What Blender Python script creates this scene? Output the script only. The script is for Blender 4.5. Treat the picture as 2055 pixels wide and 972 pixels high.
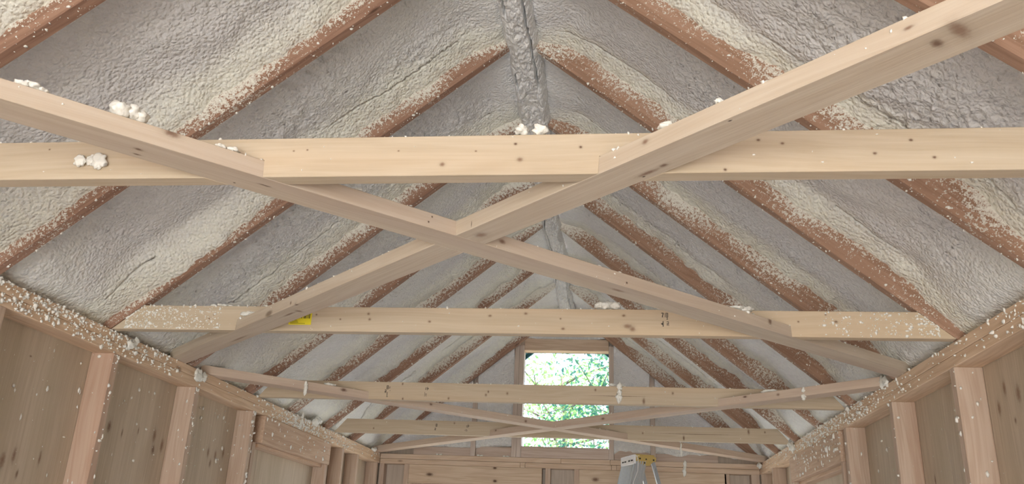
import bpy, bmesh, math, random
import numpy as np
from mathutils import Vector, Matrix, noise as mnoise

# ------------------------------------------------------------------ clear
for o in list(bpy.data.objects):
    bpy.data.objects.remove(o, do_unlink=True)
SC = bpy.context.scene
COL = SC.collection
random.seed(7)

# ------------------------------------------------------------------ camera
HW, SL = 1.454, 0.8222          # half width between the plates, roof slope
YG = 6.571                      # inner face of the far gable framing
FLOOR = -2.55
LN = math.hypot(1, SL)
camd = bpy.data.cameras.new('camera')
cam = bpy.data.objects.new('camera', camd)
COL.objects.link(cam)
camd.sensor_width = 36.0
camd.lens = 1667.2267 / 2055 * 36.0
camd.clip_start = 0.02
Rv = Vector((0.99321613, 0.10897689, 0.04056802))
Uv = Vector((0.00069307, -0.35441492, 0.93508801))
Fv = Vector((-0.11628089, 0.92871637, 0.35208614))
M = Matrix.Identity(4)
for i in range(3):
    M[i][0], M[i][1], M[i][2] = Rv[i], Uv[i], -Fv[i]
M[0][3], M[1][3], M[2][3] = 0.3405, 0.0, -0.7067
cam.matrix_world = M
SC.camera = cam

# ------------------------------------------------------------------ sky, sun, daylight
W = bpy.data.worlds.new('sky'); SC.world = W
W.use_nodes = True
wn = W.node_tree.nodes; wl = W.node_tree.links
wn.clear()
sky = wn.new('ShaderNodeTexSky'); sky.sky_type = 'NISHITA'
sky.sun_disc = False; sky.sun_elevation = math.radians(55); sky.sun_rotation = math.radians(100)
sky.air_density = 1.0; sky.dust_density = 3.0; sky.ozone_density = 1.0
bg = wn.new('ShaderNodeBackground'); bg.inputs[1].default_value = 1.3
wo = wn.new('ShaderNodeOutputWorld')
wl.new(sky.outputs[0], bg.inputs[0]); wl.new(bg.outputs[0], wo.inputs[0])

sd = bpy.data.lights.new('sun', 'SUN'); sd.energy = 14.0; sd.angle = math.radians(0.6); sd.color = (1, .96, .88)
sun = bpy.data.objects.new('sun', sd); COL.objects.link(sun)
sun.rotation_euler = (math.radians(35), 0, math.radians(62))

def area(name, loc, rot, sx, sy, power, col):
    d = bpy.data.lights.new(name, 'AREA'); d.shape = 'RECTANGLE'
    d.size, d.size_y, d.energy, d.color = sx, sy, power, col
    o = bpy.data.objects.new(name, d); COL.objects.link(o)
    o.location = loc; o.rotation_euler = rot
    return o
# daylight coming in through the wide doorway behind the camera
area('doorway_daylight', (0.1, -3.65, -1.25), (math.radians(90), 0, 0), 2.1, 2.3, 198, (1.0, .995, .985))
# daylight through the two door openings below the headers of the far wall
area('far_doorway_daylight', (-.69, 6.64, -1.38), (math.radians(-90), 0, 0), .94, 2.2, 6.0, (.92, .95, 1.0))
area('far_doorway_daylight', (.69, 6.64, -1.38), (math.radians(-90), 0, 0), .94, 2.2, 6.0, (.92, .95, 1.0))
SC.view_settings.view_transform = 'Standard'
SC.view_settings.look = 'None'
SC.view_settings.gamma = 1.0
SC.view_settings.use_curve_mapping = False
SC.view_settings.exposure = 0.0

# ------------------------------------------------------------------ helpers
def link(name, me, mat=None, parent=None, loc=None, rot=None, mw=None):
    o = bpy.data.objects.new(name, me); COL.objects.link(o)
    if parent is not None:
        o.parent = parent
    if mw is not None:
        o.matrix_basis = mw
    if loc is not None: o.location = loc
    if rot is not None: o.rotation_euler = rot
    if mat is not None:
        me.materials.clear(); me.materials.append(mat)
    return o
def tag(o, label, cat, group=None, kind=None):
    o['label'] = label; o['category'] = cat
    if group: o['group'] = group
    if kind: o['kind'] = kind
    return o
def empty(name, loc=(0, 0, 0), parent=None, kind=None, rot=(0, 0, 0)):
    o = bpy.data.objects.new(name, None); COL.objects.link(o)
    o.location = loc; o.rotation_euler = rot; o.empty_display_size = .05
    if parent: o.parent = parent
    if kind: o['kind'] = kind
    return o
def pmesh(name, V, F):
    me = bpy.data.meshes.new(name); me.from_pydata([tuple(v) for v in V], [], F); me.update()
    return me
def fixn(me):
    bm = bmesh.new(); bm.from_mesh(me); bmesh.ops.recalc_face_normals(bm, faces=bm.faces); bm.to_mesh(me); bm.free()
    return me
def box_bm(bm, x0, x1, y0, y1, z0, z1):
    v = [bm.verts.new(p) for p in ((x0,y0,z0),(x1,y0,z0),(x1,y1,z0),(x0,y1,z0),(x0,y0,z1),(x1,y0,z1),(x1,y1,z1),(x0,y1,z1))]
    for f in ((3,2,1,0),(4,5,6,7),(0,1,5,4),(1,2,6,5),(2,3,7,6),(3,0,4,7)):
        bm.faces.new([v[i] for i in f])
    return v
def bm_mesh(bm, name, bevel=0.0, smooth=False):
    if bevel > 0:
        bmesh.ops.bevel(bm, geom=list(bm.edges), offset=bevel, segments=1, affect='EDGES', profile=.5)
    bmesh.ops.recalc_face_normals(bm, faces=bm.faces)
    me = bpy.data.meshes.new(name); bm.to_mesh(me); bm.free()
    if smooth:
        for p in me.polygons: p.use_smooth = True
    return me
def box(name, a, b, mat, parent=None, bevel=.002):
    """box between two world corners; its origin sits at its lowest corner"""
    a = Vector(a); b = Vector(b)
    bm = bmesh.new(); d = b - a
    box_bm(bm, 0, d.x, 0, d.y, 0, d.z)
    return link(name, bm_mesh(bm, name, bevel), mat, parent, loc=a)
def prism(name, near, far, t, bevel=.0015):
    """closed prism between a profile in the plane y=0 and a matching profile at y=t (x,z pairs)"""
    n = len(near)
    bm = bmesh.new()
    a = [bm.verts.new((x, 0, z)) for x, z in near]
    b = [bm.verts.new((x, t, z)) for x, z in far]
    bm.faces.new(a); bm.faces.new(b[::-1])
    for i in range(n):
        j = (i + 1) % n
        bm.faces.new((a[i], b[i], b[j], a[j]))
    return bm_mesh(bm, name, bevel)

# vectorised value noise ------------------------------------------------
def _h(ix, iy, iz, s):
    n = (ix.astype(np.int64) * 374761393 + iy.astype(np.int64) * 668265263 + iz.astype(np.int64) * 2147483647 + s * 144665) & 0xffffffff
    n = ((n ^ (n >> 13)) * 1274126177) & 0xffffffff
    n = ((n ^ (n >> 16)) * 2246822519) & 0xffffffff
    return ((n ^ (n >> 15)) & 0xffff) / 32767.5 - 1.0
def vnoise(x, y, s=0):
    x = np.asarray(x, float); y = np.asarray(y, float)
    x, y = np.broadcast_arrays(x, y)
    ix, iy = np.floor(x), np.floor(y)
    fx, fy = x - ix, y - iy
    ux, uy = fx*fx*(3-2*fx), fy*fy*(3-2*fy)
    z = np.zeros_like(ix)
    a = _h(ix, iy, z, s); b = _h(ix+1, iy, z, s); c = _h(ix, iy+1, z, s); d = _h(ix+1, iy+1, z, s)
    return (a*(1-ux)+b*ux)*(1-uy) + (c*(1-ux)+d*ux)*uy
def fbm(x, y, s=0, o=3):
    r = 0; a = 1; t = 0
    for i in range(o):
        r = r + a*vnoise(x*2**i, y*2**i, s+i*17); t += a; a *= .5
    return r/t
def sstep(a, b, x):
    t = np.clip((x-a)/(b-a), 0, 1); return t*t*(3-2*t)

# ------------------------------------------------------------------ materials
class NT:
    def __init__(s, name):
        s.m = bpy.data.materials.new(name); s.m.use_nodes = True
        s.n = s.m.node_tree.nodes; s.l = s.m.node_tree.links
        s.b = s.n['Principled BSDF']
    def new(s, t, **k):
        o = s.n.new(t)
        for a, v in k.items(): setattr(o, a, v)
        return o
    def put(s, sock, v):
        if isinstance(v, bpy.types.NodeSocket): s.l.new(v, sock)
        else: sock.default_value = v
    def math(s, op, a, b=None, c=None, clamp=False):
        o = s.new('ShaderNodeMath', operation=op); o.use_clamp = clamp
        s.put(o.inputs[0], a)
        if b is not None: s.put(o.inputs[1], b)
        if c is not None: s.put(o.inputs[2], c)
        return o.outputs[0]
    def vec(s, op, a, b=None):
        o = s.new('ShaderNodeVectorMath', operation=op)
        s.put(o.inputs[0], a)
        if b is not None: s.put(o.inputs[1], b)
        return o.outputs['Value'] if op in ('LENGTH', 'DOT_PRODUCT') else o.outputs[0]
    def mix(s, f, a, b):
        o = s.new('ShaderNodeMix', data_type='RGBA')
        s.put(o.inputs[0], f)
        for i, v in ((6, a), (7, b)):
            if isinstance(v, tuple) and len(v) == 3: v = (*v, 1)
            s.put(o.inputs[i], v)
        return o.outputs[2]
    def noise(s, co, scale, detail=2, rough=.5):
        o = s.new('ShaderNodeTexNoise'); s.put(o.inputs['Vector'], co)
        o.inputs['Scale'].default_value = scale; o.inputs['Detail'].default_value = detail
        o.inputs['Roughness'].default_value = rough
        return o.outputs[0]
    def voro(s, co, scale):
        o = s.new('ShaderNodeTexVoronoi'); s.put(o.inputs['Vector'], co); o.inputs['Scale'].default_value = scale
        return o.outputs[0]
    def ramp(s, v, a, b, lo=0., hi=1.):
        o = s.new('ShaderNodeMapRange', interpolation_type='SMOOTHSTEP'); s.put(o.inputs[0], v)
        o.inputs[1].default_value = a; o.inputs[2].default_value = b
        o.inputs[3].default_value = lo; o.inputs[4].default_value = hi
        return o.outputs[0]
    def bump(s, h, strength, dist):
        o = s.new('ShaderNodeBump'); s.put(o.inputs['Height'], h)
        o.inputs['Strength'].default_value = strength; o.inputs['Distance'].default_value = dist
        s.l.new(o.outputs[0], s.b.inputs['Normal'])

FOAMW = (.72, .695, .62)
def wood(name, light, dark, axis=0, knots=(), knot_density=.5, streak=None, streak_amt=.5, ring=1.0, speckle=None, flecks=0.0):
    """lumber with the grain along the local axis; knots = (centre, radii, darkness) in local metres"""
    t = NT(name)
    tc = t.new('ShaderNodeTexCoord'); P = tc.outputs['Object']
    oi = t.new('ShaderNodeObjectInfo')
    off = t.vec('SCALE', (31.7, 17.3, 23.9)); t.put(off.node.inputs['Scale'], oi.outputs['Random'])
    sc = [13., 13., 13.]; sc[axis] = .8
    Q = t.vec('ADD', P, off)
    # warp the grain gently
    wv = t.new('ShaderNodeTexNoise'); t.put(wv.inputs['Vector'], Q); wv.inputs['Scale'].default_value = 1.7; wv.inputs['Detail'].default_value = 1
    wo_ = t.vec('SCALE', t.vec('SUBTRACT', wv.outputs[1], (.5, .5, .5))); wo_.node.inputs['Scale'].default_value = .05
    Q = t.vec('ADD', Q, wo_)
    G = t.vec('MULTIPLY', Q, tuple(sc))
    g1 = t.noise(G, 1.0, 3, .6)
    ringv = t.math('SINE', t.math('MULTIPLY', g1, 42.0))
    sc2 = [150., 150., 150.]; sc2[axis] = 3.
    g2 = t.noise(t.vec('MULTIPLY', Q, tuple(sc2)), 1.0, 2, .6)
    f = t.math('MULTIPLY_ADD', ringv, .22*ring, t.math('MULTIPLY', g2, .9))
    col = t.mix(t.ramp(f, .0, .95), light, dark)
    if streak:
        sm = t.ramp(t.noise(t.vec('MULTIPLY', Q, tuple(s_*.45 for s_ in sc)), 1.0, 2, .5), .5, .72, 0, streak_amt)
        col = t.mix(sm, col, streak)
    # small scattered knots
    if knot_density > 0:
        ks = [11., 11., 11.]; ks[axis] = 4.2
        vd = t.new('ShaderNodeTexVoronoi'); t.put(vd.inputs['Vector'], t.vec('MULTIPLY', Q, tuple(ks))); vd.inputs['Scale'].default_value = 1
        km = t.math('MULTIPLY', t.ramp(vd.outputs[0], .05, .16, 1, 0), t.ramp(t.new_sep(vd.outputs[1]), 1-knot_density*.5-.02, 1-knot_density*.5))
        col = t.mix(t.math('MULTIPLY', km, .8), col, tuple(c*.34*k for c, k in zip(dark, (1.0, .85, .75))))
    for (c, r, dk) in knots:
        d = t.vec('LENGTH', t.vec('MULTIPLY', t.vec('SUBTRACT', P, tuple(c)), tuple(1/x for x in r)))
        d = t.math('ADD', d, t.math('MULTIPLY_ADD', t.noise(P, 120, 2, .5), .5, -.25))
        kcol = tuple(v*q for v, q in zip((.20, .085, .045), (1-.8*dk,)*3))
        halo = t.ramp(d, .6, 1.9, .22 if dk < .95 else 0, 0)
        col = t.mix(halo, col, tuple(v*.6 for v in dark))
        col = t.mix(t.ramp(d, .15, 1.1, .6+.4*dk, 0), col, kcol)
    rough = .72
    bh = t.math('MULTIPLY', f, 1.0)
    if flecks > 0:
        n = t.noise(P, 95, 3, .6)
        fm = t.ramp(n, .72-flecks*.12, .75-flecks*.12)
        col = t.mix(t.math('MULTIPLY', fm, .85), col, FOAMW)
    if speckle:
        # overspray creeping over the board: local y = across (0 near face), z = into the roof
        sx = t.new('ShaderNodeSeparateXYZ'); t.put(sx.inputs[0], P)
        tt = t.math('SUBTRACT', sx.outputs[1], sx.outputs[2])
        low = t.noise(t.vec('ADD', P, off), 3.3, 2, .5)
        cov = t.math('ADD', t.ramp(tt, -.095, .026, speckle, .19), t.math('MULTIPLY_ADD', low, .75, -.35))
        cov = t.math('ADD', cov, t.ramp(t.math('ABSOLUTE', sx.outputs[0]), .04, .30, .22, 0))
        hn = t.math('MULTIPLY_ADD', t.noise(P, 75, 3, .65), .65, t.math('MULTIPLY', t.noise(P, 200, 1, .5), .35))
        m = t.ramp(t.math('ADD', hn, t.math('MULTIPLY', cov, .62)), .735, .76)
        m2 = t.ramp(t.math('ADD', hn, t.math('MULTIPLY', cov, .62)), .79, .86)
        col = t.mix(m, col, t.mix(m2, (.58, .53, .46), FOAMW))
        bh = t.math('MULTIPLY_ADD', m, 2.5, bh)
    t.put(t.b.inputs['Base Color'], col)
    t.b.inputs['Roughness'].default_value = rough
    t.b.inputs['Specular IOR Level'].default_value = .25
    t.bump(bh, .35, .0012 if not speckle else .0022)
    return t.m
def _ncol(self, co, scale):
    o = self.new('ShaderNodeTexNoise'); self.put(o.inputs['Vector'], co); o.inputs['Scale'].default_value = scale
    v = self.vec('SCALE', o.outputs[1]); v.node.inputs['Scale'].default_value = .012
    return v
NT.noise_col = _ncol
def _sep(self, colsock):
    o = self.new('ShaderNodeSeparateColor'); self.put(o.inputs[0], colsock); return o.outputs[0]
NT.new_sep = _sep

def foam_mat(name, grey, cream):
    t = NT(name)
    tc = t.new('ShaderNodeTexCoord'); P = tc.outputs['Object']
    at = t.new('ShaderNodeAttribute', attribute_name='cream')
    n1 = t.noise(P, 4.5, 3, .6)
    n2 = t.noise(P, 38, 3, .6)
    vo = t.new('ShaderNodeTexVoronoi', feature='SMOOTH_F1'); vo.inputs['Scale'].default_value = 88; vo.inputs['Smoothness'].default_value = .5
    t.put(vo.inputs['Vector'], t.vec('ADD', P, t.noise_col(P, 40)))
    v = vo.outputs[0]
    cr = t.math('ADD', at.outputs['Fac'], t.math('MULTIPLY_ADD', n1, .7, -.35), clamp=True)
    col = t.mix(cr, grey, cream)
    col = t.mix(t.ramp(n2, .35, .7, 0, .35), col, tuple(c*.84 for c in grey))
    t.put(t.b.inputs['Base Color'], col)
    t.b.inputs['Roughness'].default_value = .6
    t.b.inputs['Specular IOR Level'].default_value = .3
    h = t.math('ADD', t.math('MULTIPLY', n2, .5), t.math('MULTIPLY_ADD', v, -.9, t.math('MULTIPLY', t.noise(P, 150, 2, .6), .35)))
    t.bump(h, .75, .009)
    return t.m
def plain(name, col, rough=.5, metal=0., noise_amt=.1, nscale=30, bump=0., spec=.5):
    t = NT(name)
    tc = t.new('ShaderNodeTexCoord')
    n = t.noise(tc.outputs['Object'], nscale, 3, .6)
    t.put(t.b.inputs['Base Color'], t.mix(t.math('MULTIPLY', n, noise_amt*2), col, tuple(c*.6 for c in col)))
    t.b.inputs['Roughness'].default_value = rough; t.b.inputs['Metallic'].default_value = metal
    t.b.inputs['Specular IOR Level'].default_value = spec
    if bump: t.bump(n, .6, bump)
    return t.m

PINE_L, PINE_D = (.565, .475, .355), (.475, .38, .265)
STUD_L, STUD_D = (.57, .45, .355), (.47, .345, .26)
M_FOAM = foam_mat('spray_foam', (.745, .74, .73), (.81, .81, .71))
M_BLOB = plain('foam_white', (.84, .83, .76), .5, noise_amt=.12, nscale=60, bump=.004)
M_CRUMB = plain('foam_crumb', (.86, .85, .79), .6, noise_amt=.1, nscale=90)
M_RAFT = wood('rafter_wood', (.355, .215, .15), (.25, .14, .095), 0, knot_density=.5, speckle=.56)
M_RAFT_R = wood('rafter_wood', (.395, .245, .17), (.28, .165, .108), 0, knot_density=.6, speckle=.40)
M_PLATE = wood('plate_wood', (.74, .56, .40), (.60, .42, .28), 1, knot_density=.5, flecks=.2)
M_STUD = wood('stud_wood', STUD_L, STUD_D, 2, knot_density=.5, streak=(.44, .24, .155), streak_amt=.4)
M_HEAD = wood('header_wood', (.60, .44, .32), (.49, .33, .23), 1, knot_density=.3, flecks=.3)
M_GPLATE = wood('gable_plate_wood', (.64, .50, .375), (.52, .375, .265), 0, knot_density=.5)
M_TRIM = wood('gable_stud_wood', (.60, .51, .44), (.50, .405, .34), 2, knot_density=.3)
M_RIM = wood('rim_wood', (.57, .465, .39), (.46, .35, .28), 0, knot_density=.3)
M_FLOOR = wood('floor_wood', (.68, .68, .70), (.58, .58, .60), 1, knot_density=.5)
M_DECK = wood('roof_deck_wood', (.45, .3, .2), (.35, .22, .14), 1, knot_density=.2)
M_TEAL = plain('teal_paint', (.03, .13, .16), .6, noise_amt=.1)
M_INK = plain('stamp_ink', (.05, .04, .035), .8, noise_amt=.3)
M_INK2 = plain('faded_stamp_ink', (.16, .125, .10), .8, noise_amt=.3)
M_YEL = plain('yellow_paper', (.80, .68, .02), .55, noise_amt=.05)
M_WHITEL = plain('white_paper', (.85, .85, .86), .5, noise_amt=.05)
M_ALU = plain('aluminium', (.62, .66, .70), .42, .85, noise_amt=.15, nscale=60)
M_GOLD = plain('brass_coloured_cap', (.62, .46, .16), .45, .35, noise_amt=.2, nscale=25)
M_BLACK = plain('black_hole', (.015, .013, .012), .6, noise_amt=.1)

# ------------------------------------------------------------------ crumbs
_ph = (1 + 5**.5) / 2
ICO_V = np.array([(-1,_ph,0),(1,_ph,0),(-1,-_ph,0),(1,-_ph,0),(0,-1,_ph),(0,1,_ph),(0,-1,-_ph),(0,1,-_ph),(_ph,0,-1),(_ph,0,1),(-_ph,0,-1),(-_ph,0,1)]) / math.hypot(1, _ph)
ICO_F = np.array([(0,11,5),(0,5,1),(0,1,7),(0,7,10),(0,10,11),(1,5,9),(5,11,4),(11,10,2),(10,7,6),(7,1,8),(3,9,4),(3,4,2),(3,2,6),(3,6,8),(3,8,9),(4,9,5),(2,4,11),(6,2,10),(8,6,7),(9,8,1)])
RNG = np.random.default_rng(11)
def crumbs(name, pts, sizes, parent, mat=None, stretch=None):
    """many little foam crumbs joined into one part (world coordinates, parent at origin or given inverse)"""
    n = len(pts)
    if n == 0: return None
    pts = np.asarray(pts, float); sizes = np.asarray(sizes, float)
    V = ICO_V[None] * (1 + RNG.uniform(-.5, .5, (n, 12, 1)))
    s = RNG.uniform(.45, 1.7, (n, 1, 3))
    if stretch is not None: s = s * np.asarray(stretch)[None, None]
    V = V * s * sizes[:, None, None] + pts[:, None]
    F = (ICO_F[None] + (np.arange(n) * 12)[:, None, None]).reshape(-1, 3)
    me = bpy.data.meshes.new(name); me.from_pydata(V.reshape(-1, 3).tolist(), [], F.tolist()); me.update()
    for p in me.polygons: p.use_smooth = True
    o = link(name, me, mat or M_CRUMB, parent)
    if parent is not None:
        o.matrix_parent_inverse = parent_world(parent).inverted()
    o['kind'] = 'stuff'
    return o
def parent_world(o):
    m = o.matrix_basis.copy()
    if o.parent is not None:
        m = parent_world(o.parent) @ o.matrix_parent_inverse @ m
    return m
def sizes(n, a=.0022, b=.0075, k=2.2):
    return a + (b - a) * RNG.random(n) ** k

# ------------------------------------------------------------------ floor and shell
flo = box('floor', (-HW-.1, -3.65, FLOOR-.03), (HW+.1, YG+.1, FLOOR), M_FLOOR); flo['kind'] = 'structure'

# near wall with the wide doorway the daylight comes through
wb = empty('wall_back', (0, -3.6, FLOOR), kind='structure')
def child_box(name, a, b, mat, par, bevel=.002):
    o = box(name, a, b, mat, None, bevel); o.parent = par
    o.matrix_parent_inverse = parent_world(par).inverted()
    return o
PLY_B = wood('back_sheathing_wood', (.42, .32, .22), (.32, .23, .15), 2, knot_density=.2)
child_box('sheathing_panel', (-HW-.1, -3.62, FLOOR), (-1.0, -3.60, 0), PLY_B, wb)
child_box('sheathing_panel', (1.2, -3.62, FLOOR), (HW+.1, -3.60, 0), PLY_B, wb)
child_box('door_header', (-1.0, -3.64, -.2), (1.2, -3.60, 0), M_HEAD, wb)
gm = prism('sheathing_panel', [(-HW-.1, 0), (HW+.1, 0), (0, SL*(HW+.1)+.1)], [(-HW-.1, 0), (HW+.1, 0), (0, SL*(HW+.1)+.1)], .02, 0)
link('sheathing_panel', gm, PLY_B, wb, loc=(0, -.02, -FLOOR))

# ------------------------------------------------------------------ side walls
def ply_mat(name, knots):
    return wood(name, (.60, .51, .40), (.49, .405, .305), 2, knots=knots, knot_density=0, streak=(.46, .39, .28), streak_amt=.5, ring=.7, flecks=.05)
T = .0381; D = .0889
def wall(side):
    sg = -1 if side == 'left' else 1
    w = empty('wall_' + side, (sg*HW, 2.4, FLOOR), kind='structure')
    def b(name, x0, x1, y0, y1, z0, z1, mat, par=w, bevel=.002):
        xa, xb = sorted((sg*x0, sg*x1))
        return child_box(name, (xa, y0, z0), (xb, y1, z1), mat, par, bevel)
    # two top plates, in lengths that break at different places
    lens_u = [(-3.59, 1.02), (1.022, 4.968 if sg < 0 else 3.70), (4.97 if sg < 0 else 3.702, YG-.002)]
    lens_l = [(-3.59, 2.30), (2.302, 5.23 if sg < 0 else 4.29), (5.232 if sg < 0 else 4.292, YG-.002)]
    ups = [b('top_plate', HW, HW+D, a+.001, c, -T+.0004, 0, M_PLATE) for a, c in lens_u]
    los = [b('top_plate', HW+.001, HW+D, a+.001, c, -2*T, -T-.0004, M_PLATE) for a, c in lens_l]
    b('bottom_plate', HW, HW+D, -3.59, YG, FLOOR, FLOOR+T, M_STUD)
    zs0, zs1 = FLOOR+T, -2*T
    if sg < 0: ys = [.307, .935, 1.56, 2.18, 2.8014, 3.4452, 4.0772]
    else:      ys = [.307, .935, 1.56, 2.185, 2.813, 3.4548, 4.145]
    for y in ys: b('stud', HW, HW+D, y, y+T, zs0, zs1, M_STUD)
    if sg < 0:
        b('stud', HW+.034, HW+D, 4.152, 4.19, zs0, zs1, M_STUD)
        b('stud', HW+.028, HW+D, 4.19, 4.228, zs0, zs1-.14, M_STUD)
        hd = (4.229, 5.335); zb = -.216
        b('stud', HW+.004, HW+D, 5.297, 5.335, zs0, zb, M_STUD)
        more = [5.60, 5.955, 6.49]
    else:
        b('stud', HW+.012, HW+D, 4.205, 4.243, zs0, zs1, M_STUD)
        b('stud', HW+.002, HW+D, 4.262, 4.30, zs0, -.223, M_STUD)
        hd = (4.262, 5.43); zb = -.223
        b('stud', HW, HW+D, 5.392, 5.43, zs0, zb, M_STUD)
        more = [5.44, 6.045, 6.49]
    h = b('window_header', HW-.006, HW+D, hd[0], hd[1], zb, -2*T-.001, M_HEAD)
    b('header_trim', HW+.03, HW+D, hd[0]+.04, hd[1]-.04, zb-.02, zb, M_HEAD)
    for y in more: b('stud', HW, HW+D, y, y+T, zs0, zs1, M_STUD)
    # plywood sheathing sheets with knots
    if sg < 0:
        kn = [((3.007,-.315),(.016,.028)),((2.946,-.348),(.006,.03)),((3.101,-.326),(.006,.022)),((3.213,-.301),(.005,.02)),((3.34,-.303),(.017,.035)),((3.35,-.36),(.014,.022)),((3.414,-.335),(.016,.034)),
              ((2.526,-.476),(.012,.032)),((2.479,-.496),(.016,.034)),((2.653,-.47),(.008,.03)),((2.56,-.53),(.008,.02)),((3.921,-.319),(.015,.03)),((3.843,-.312),(.013,.03)),((4.002,-.298),(.014,.03)),((3.88,-.36),(.012,.025)),((2.49,-.162),(.007,.004))]
    else:
        kn = [((2.69,-.168),(.014,.03)),((2.608,-.199),(.018,.036)),((2.745,-.22),(.014,.03)),((2.653,-.272),(.008,.013)),((3.352,-.385),(.008,.026))]
    for y0 in (-3.59, -2.91, -1.69, -.47, .75, 1.97, 3.19+.0, 4.41, 5.63):
        y1 = min(y0+1.218 if y0 > -3.5 else -2.912, YG+.08)
        ks = []
        for (ky, kz), (ry, rz) in kn:
            if y0 <= ky < y1: ks.append(((.006, ky-y0, kz-FLOOR), (.03, ry, rz), .35 if rz < .03 else .12))
        b('sheathing_panel', HW+D+.0005, HW+D+.0125, y0, y1, FLOOR, -.002, ply_mat('plywood', ks), bevel=.0008)
    # foam crumbs: dense on the upper plates and around the tie ends, sparse on studs and plywood
    for pl_, z0, z1, dens in [(p, -T, 0, 1) for p in ups] + [(p, -2*T, -T, .75) for p in los]:
        ya = max(1.6, pl_.location.y); yb = pl_.location.y + max(v.co.y for v in pl_.data.vertices)
        if yb <= ya: continue
        n = int((yb-ya)*(480 if sg < 0 else 420)*dens)
        y = RNG.uniform(ya, yb, n)
        keep = RNG.random(n) < np.clip((.28 if sg < 0 else .42) + .55*vnoise(y*2.3, y*0, 5+sg) + (.7 if sg < 0 else .1)*sstep(3.1, 2.1, y) + .35*np.exp(-((y-4.8)/.5)**2), .04, 1)
        y = y[keep]; n = len(y)
        z = z0 + (z1-z0)*RNG.random(n)**.65
        crumbs('foam_crumbs', np.c_[np.full(n, sg*(HW-.001)), y, z], sizes(n, .0016, .006), pl_)
    n = 150
    y = RNG.uniform(4.25, 5.3, n); z = RNG.uniform(zb+.01, -2*T, n)
    keep = RNG.random(n) < (.35 + .65*(z-zb)/.14)*(1 if sg > 0 else .6); n = keep.sum()
    crumbs('foam_crumbs', np.c_[np.full(n, sg*(HW-.007)), y[keep], z[keep]], sizes(n, .002, .007), h, stretch=(1, 1, 1.5))
    n = 190 if sg < 0 else 60
    k = RNG.integers(0, 3, n); yy = np.array(ys[4:7])[k]
    on_edge = RNG.random(n) < .7
    y = np.where(on_edge, yy + T*RNG.random(n), yy - .001)
    x = np.where(on_edge, HW-.001, HW + D*RNG.random(n)*.9)
    z = -.08 - .75*RNG.random(n)**1.6
    crumbs('foam_crumbs', np.c_[sg*x, y, z], sizes(n, .0015, .006), w, stretch=(1, 1, 1.4))
    n = 330 if sg < 0 else 130
    y = 2.0 + 2.2*RNG.random(n)**1.3; z = -.09 - .8*RNG.random(n)
    crumbs('foam_crumbs', np.c_[np.full(n, sg*(HW+D-.001)), y, z], sizes(n, .0015, .006, 3), w, stretch=(.6, 1, 1.5))
    return w
wall('left'); wall('right')

# ------------------------------------------------------------------ far gable wall
wf = empty('wall_front', (0, YG, FLOOR), kind='structure')
def g(name, x0, x1, z0, z1, mat, y0=YG, y1=YG+D, bevel=.002, par=None):
    return child_box(name, (x0, y0, z0), (x1, y1, z1), mat, par or wf, bevel)
XE = HW - .001
for x0, x1 in ((-XE, -.03), (-.0285, .345), (.3465, XE)): g('top_plate', x0, x1, -T+.001, 0, M_GPLATE)
for x0, x1 in ((-XE, -.345), (-.3435, -.306), (-.3045, .356), (.3575, .393), (.3945, XE)): g('top_plate', x0, x1, -2*T, -T-.001, M_GPLATE)
zs0, zs1 = FLOOR+T, -2*T
M_HEADX = wood('door_header_wood', (.64, .51, .38), (.52, .385, .27), 0, knot_density=.25,
               knots=[((.167, 0, .067), (.036, .03, .017), .75), ((.677, 0, .13), (.02, .03, .012), .8), ((.682, 0, .033), (.022, .03, .015), .8)])
M_HEADY = wood('door_header_wood', (.64, .51, .38), (.52, .385, .27), 0, knot_density=.25, knots=[((.124, 0, .068), (.034, .03, .02), .6)])
g('door_header', -1.216, -.174, -.216, zs1-.001, M_HEADX)
g('door_header', .111, 1.21, -.216, zs1-.001, M_HEADY)
for x in (-XE, -1.255, -.147, .0725, 1.195, 1.392): g('stud', x, x+T if x < 1.39 else XE, zs0, zs1 if x not in (-1.255, 1.195) else zs1-.001, M_STUD)
g('stud', -1.216, -1.18, zs0, -.217, M_STUD); g('stud', 1.234, 1.272, zs0, -.217, M_STUD)
PLY_G = wood('gable_plywood', (.56, .48, .40), (.45, .38, .31), 2, knot_density=0, ring=.7)
for x0, x1, z0 in ((-HW-D, -1.17, FLOOR), (-1.168, -.222, -.225), (-.22, .158, FLOOR), (.16, 1.222, -.225), (1.224, HW+D, FLOOR)):
    g('sheathing_panel', x0, x1, z0, 0, PLY_G, YG+D+.001, YG+D+.013, .0008)
g('door_head_trim', -1.18, -.212, -.33, -.2165, M_STUD, YG+.02, YG+D); g('door_head_trim', .149, 1.234, -.33, -.2165, M_STUD, YG+.02, YG+D)
g('stud', -.212, -.174, FLOOR+T, -.217, M_STUD); g('stud', .111, .149, FLOOR+T, -.217, M_STUD)
# boards just above the plates
WX0, WX1, WZ0, WZ1 = -.342, .336, .086, .848
g('rim_board', -1.20, -.74, .001, .066, M_RIM, YG+.03, YG+.06)
g('rim_board', -.70, -.418, .001, .078, M_RIM, YG+.03, YG+.06)
g('rim_board', .376, .652, .001, .075, M_RIM, YG+.03, YG+.06)
g('rim_board', .692, 1.16, .001, .06, M_RIM, YG+.03, YG+.06)
# gable studs
def roof_z(x, d=0): return SL*(HW-abs(x)) + d
for x in (-.74, .653):
    g('gable_stud', x, x+T, .0005, roof_z(max(abs(x), abs(x+T)), .07), M_TRIM)
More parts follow.
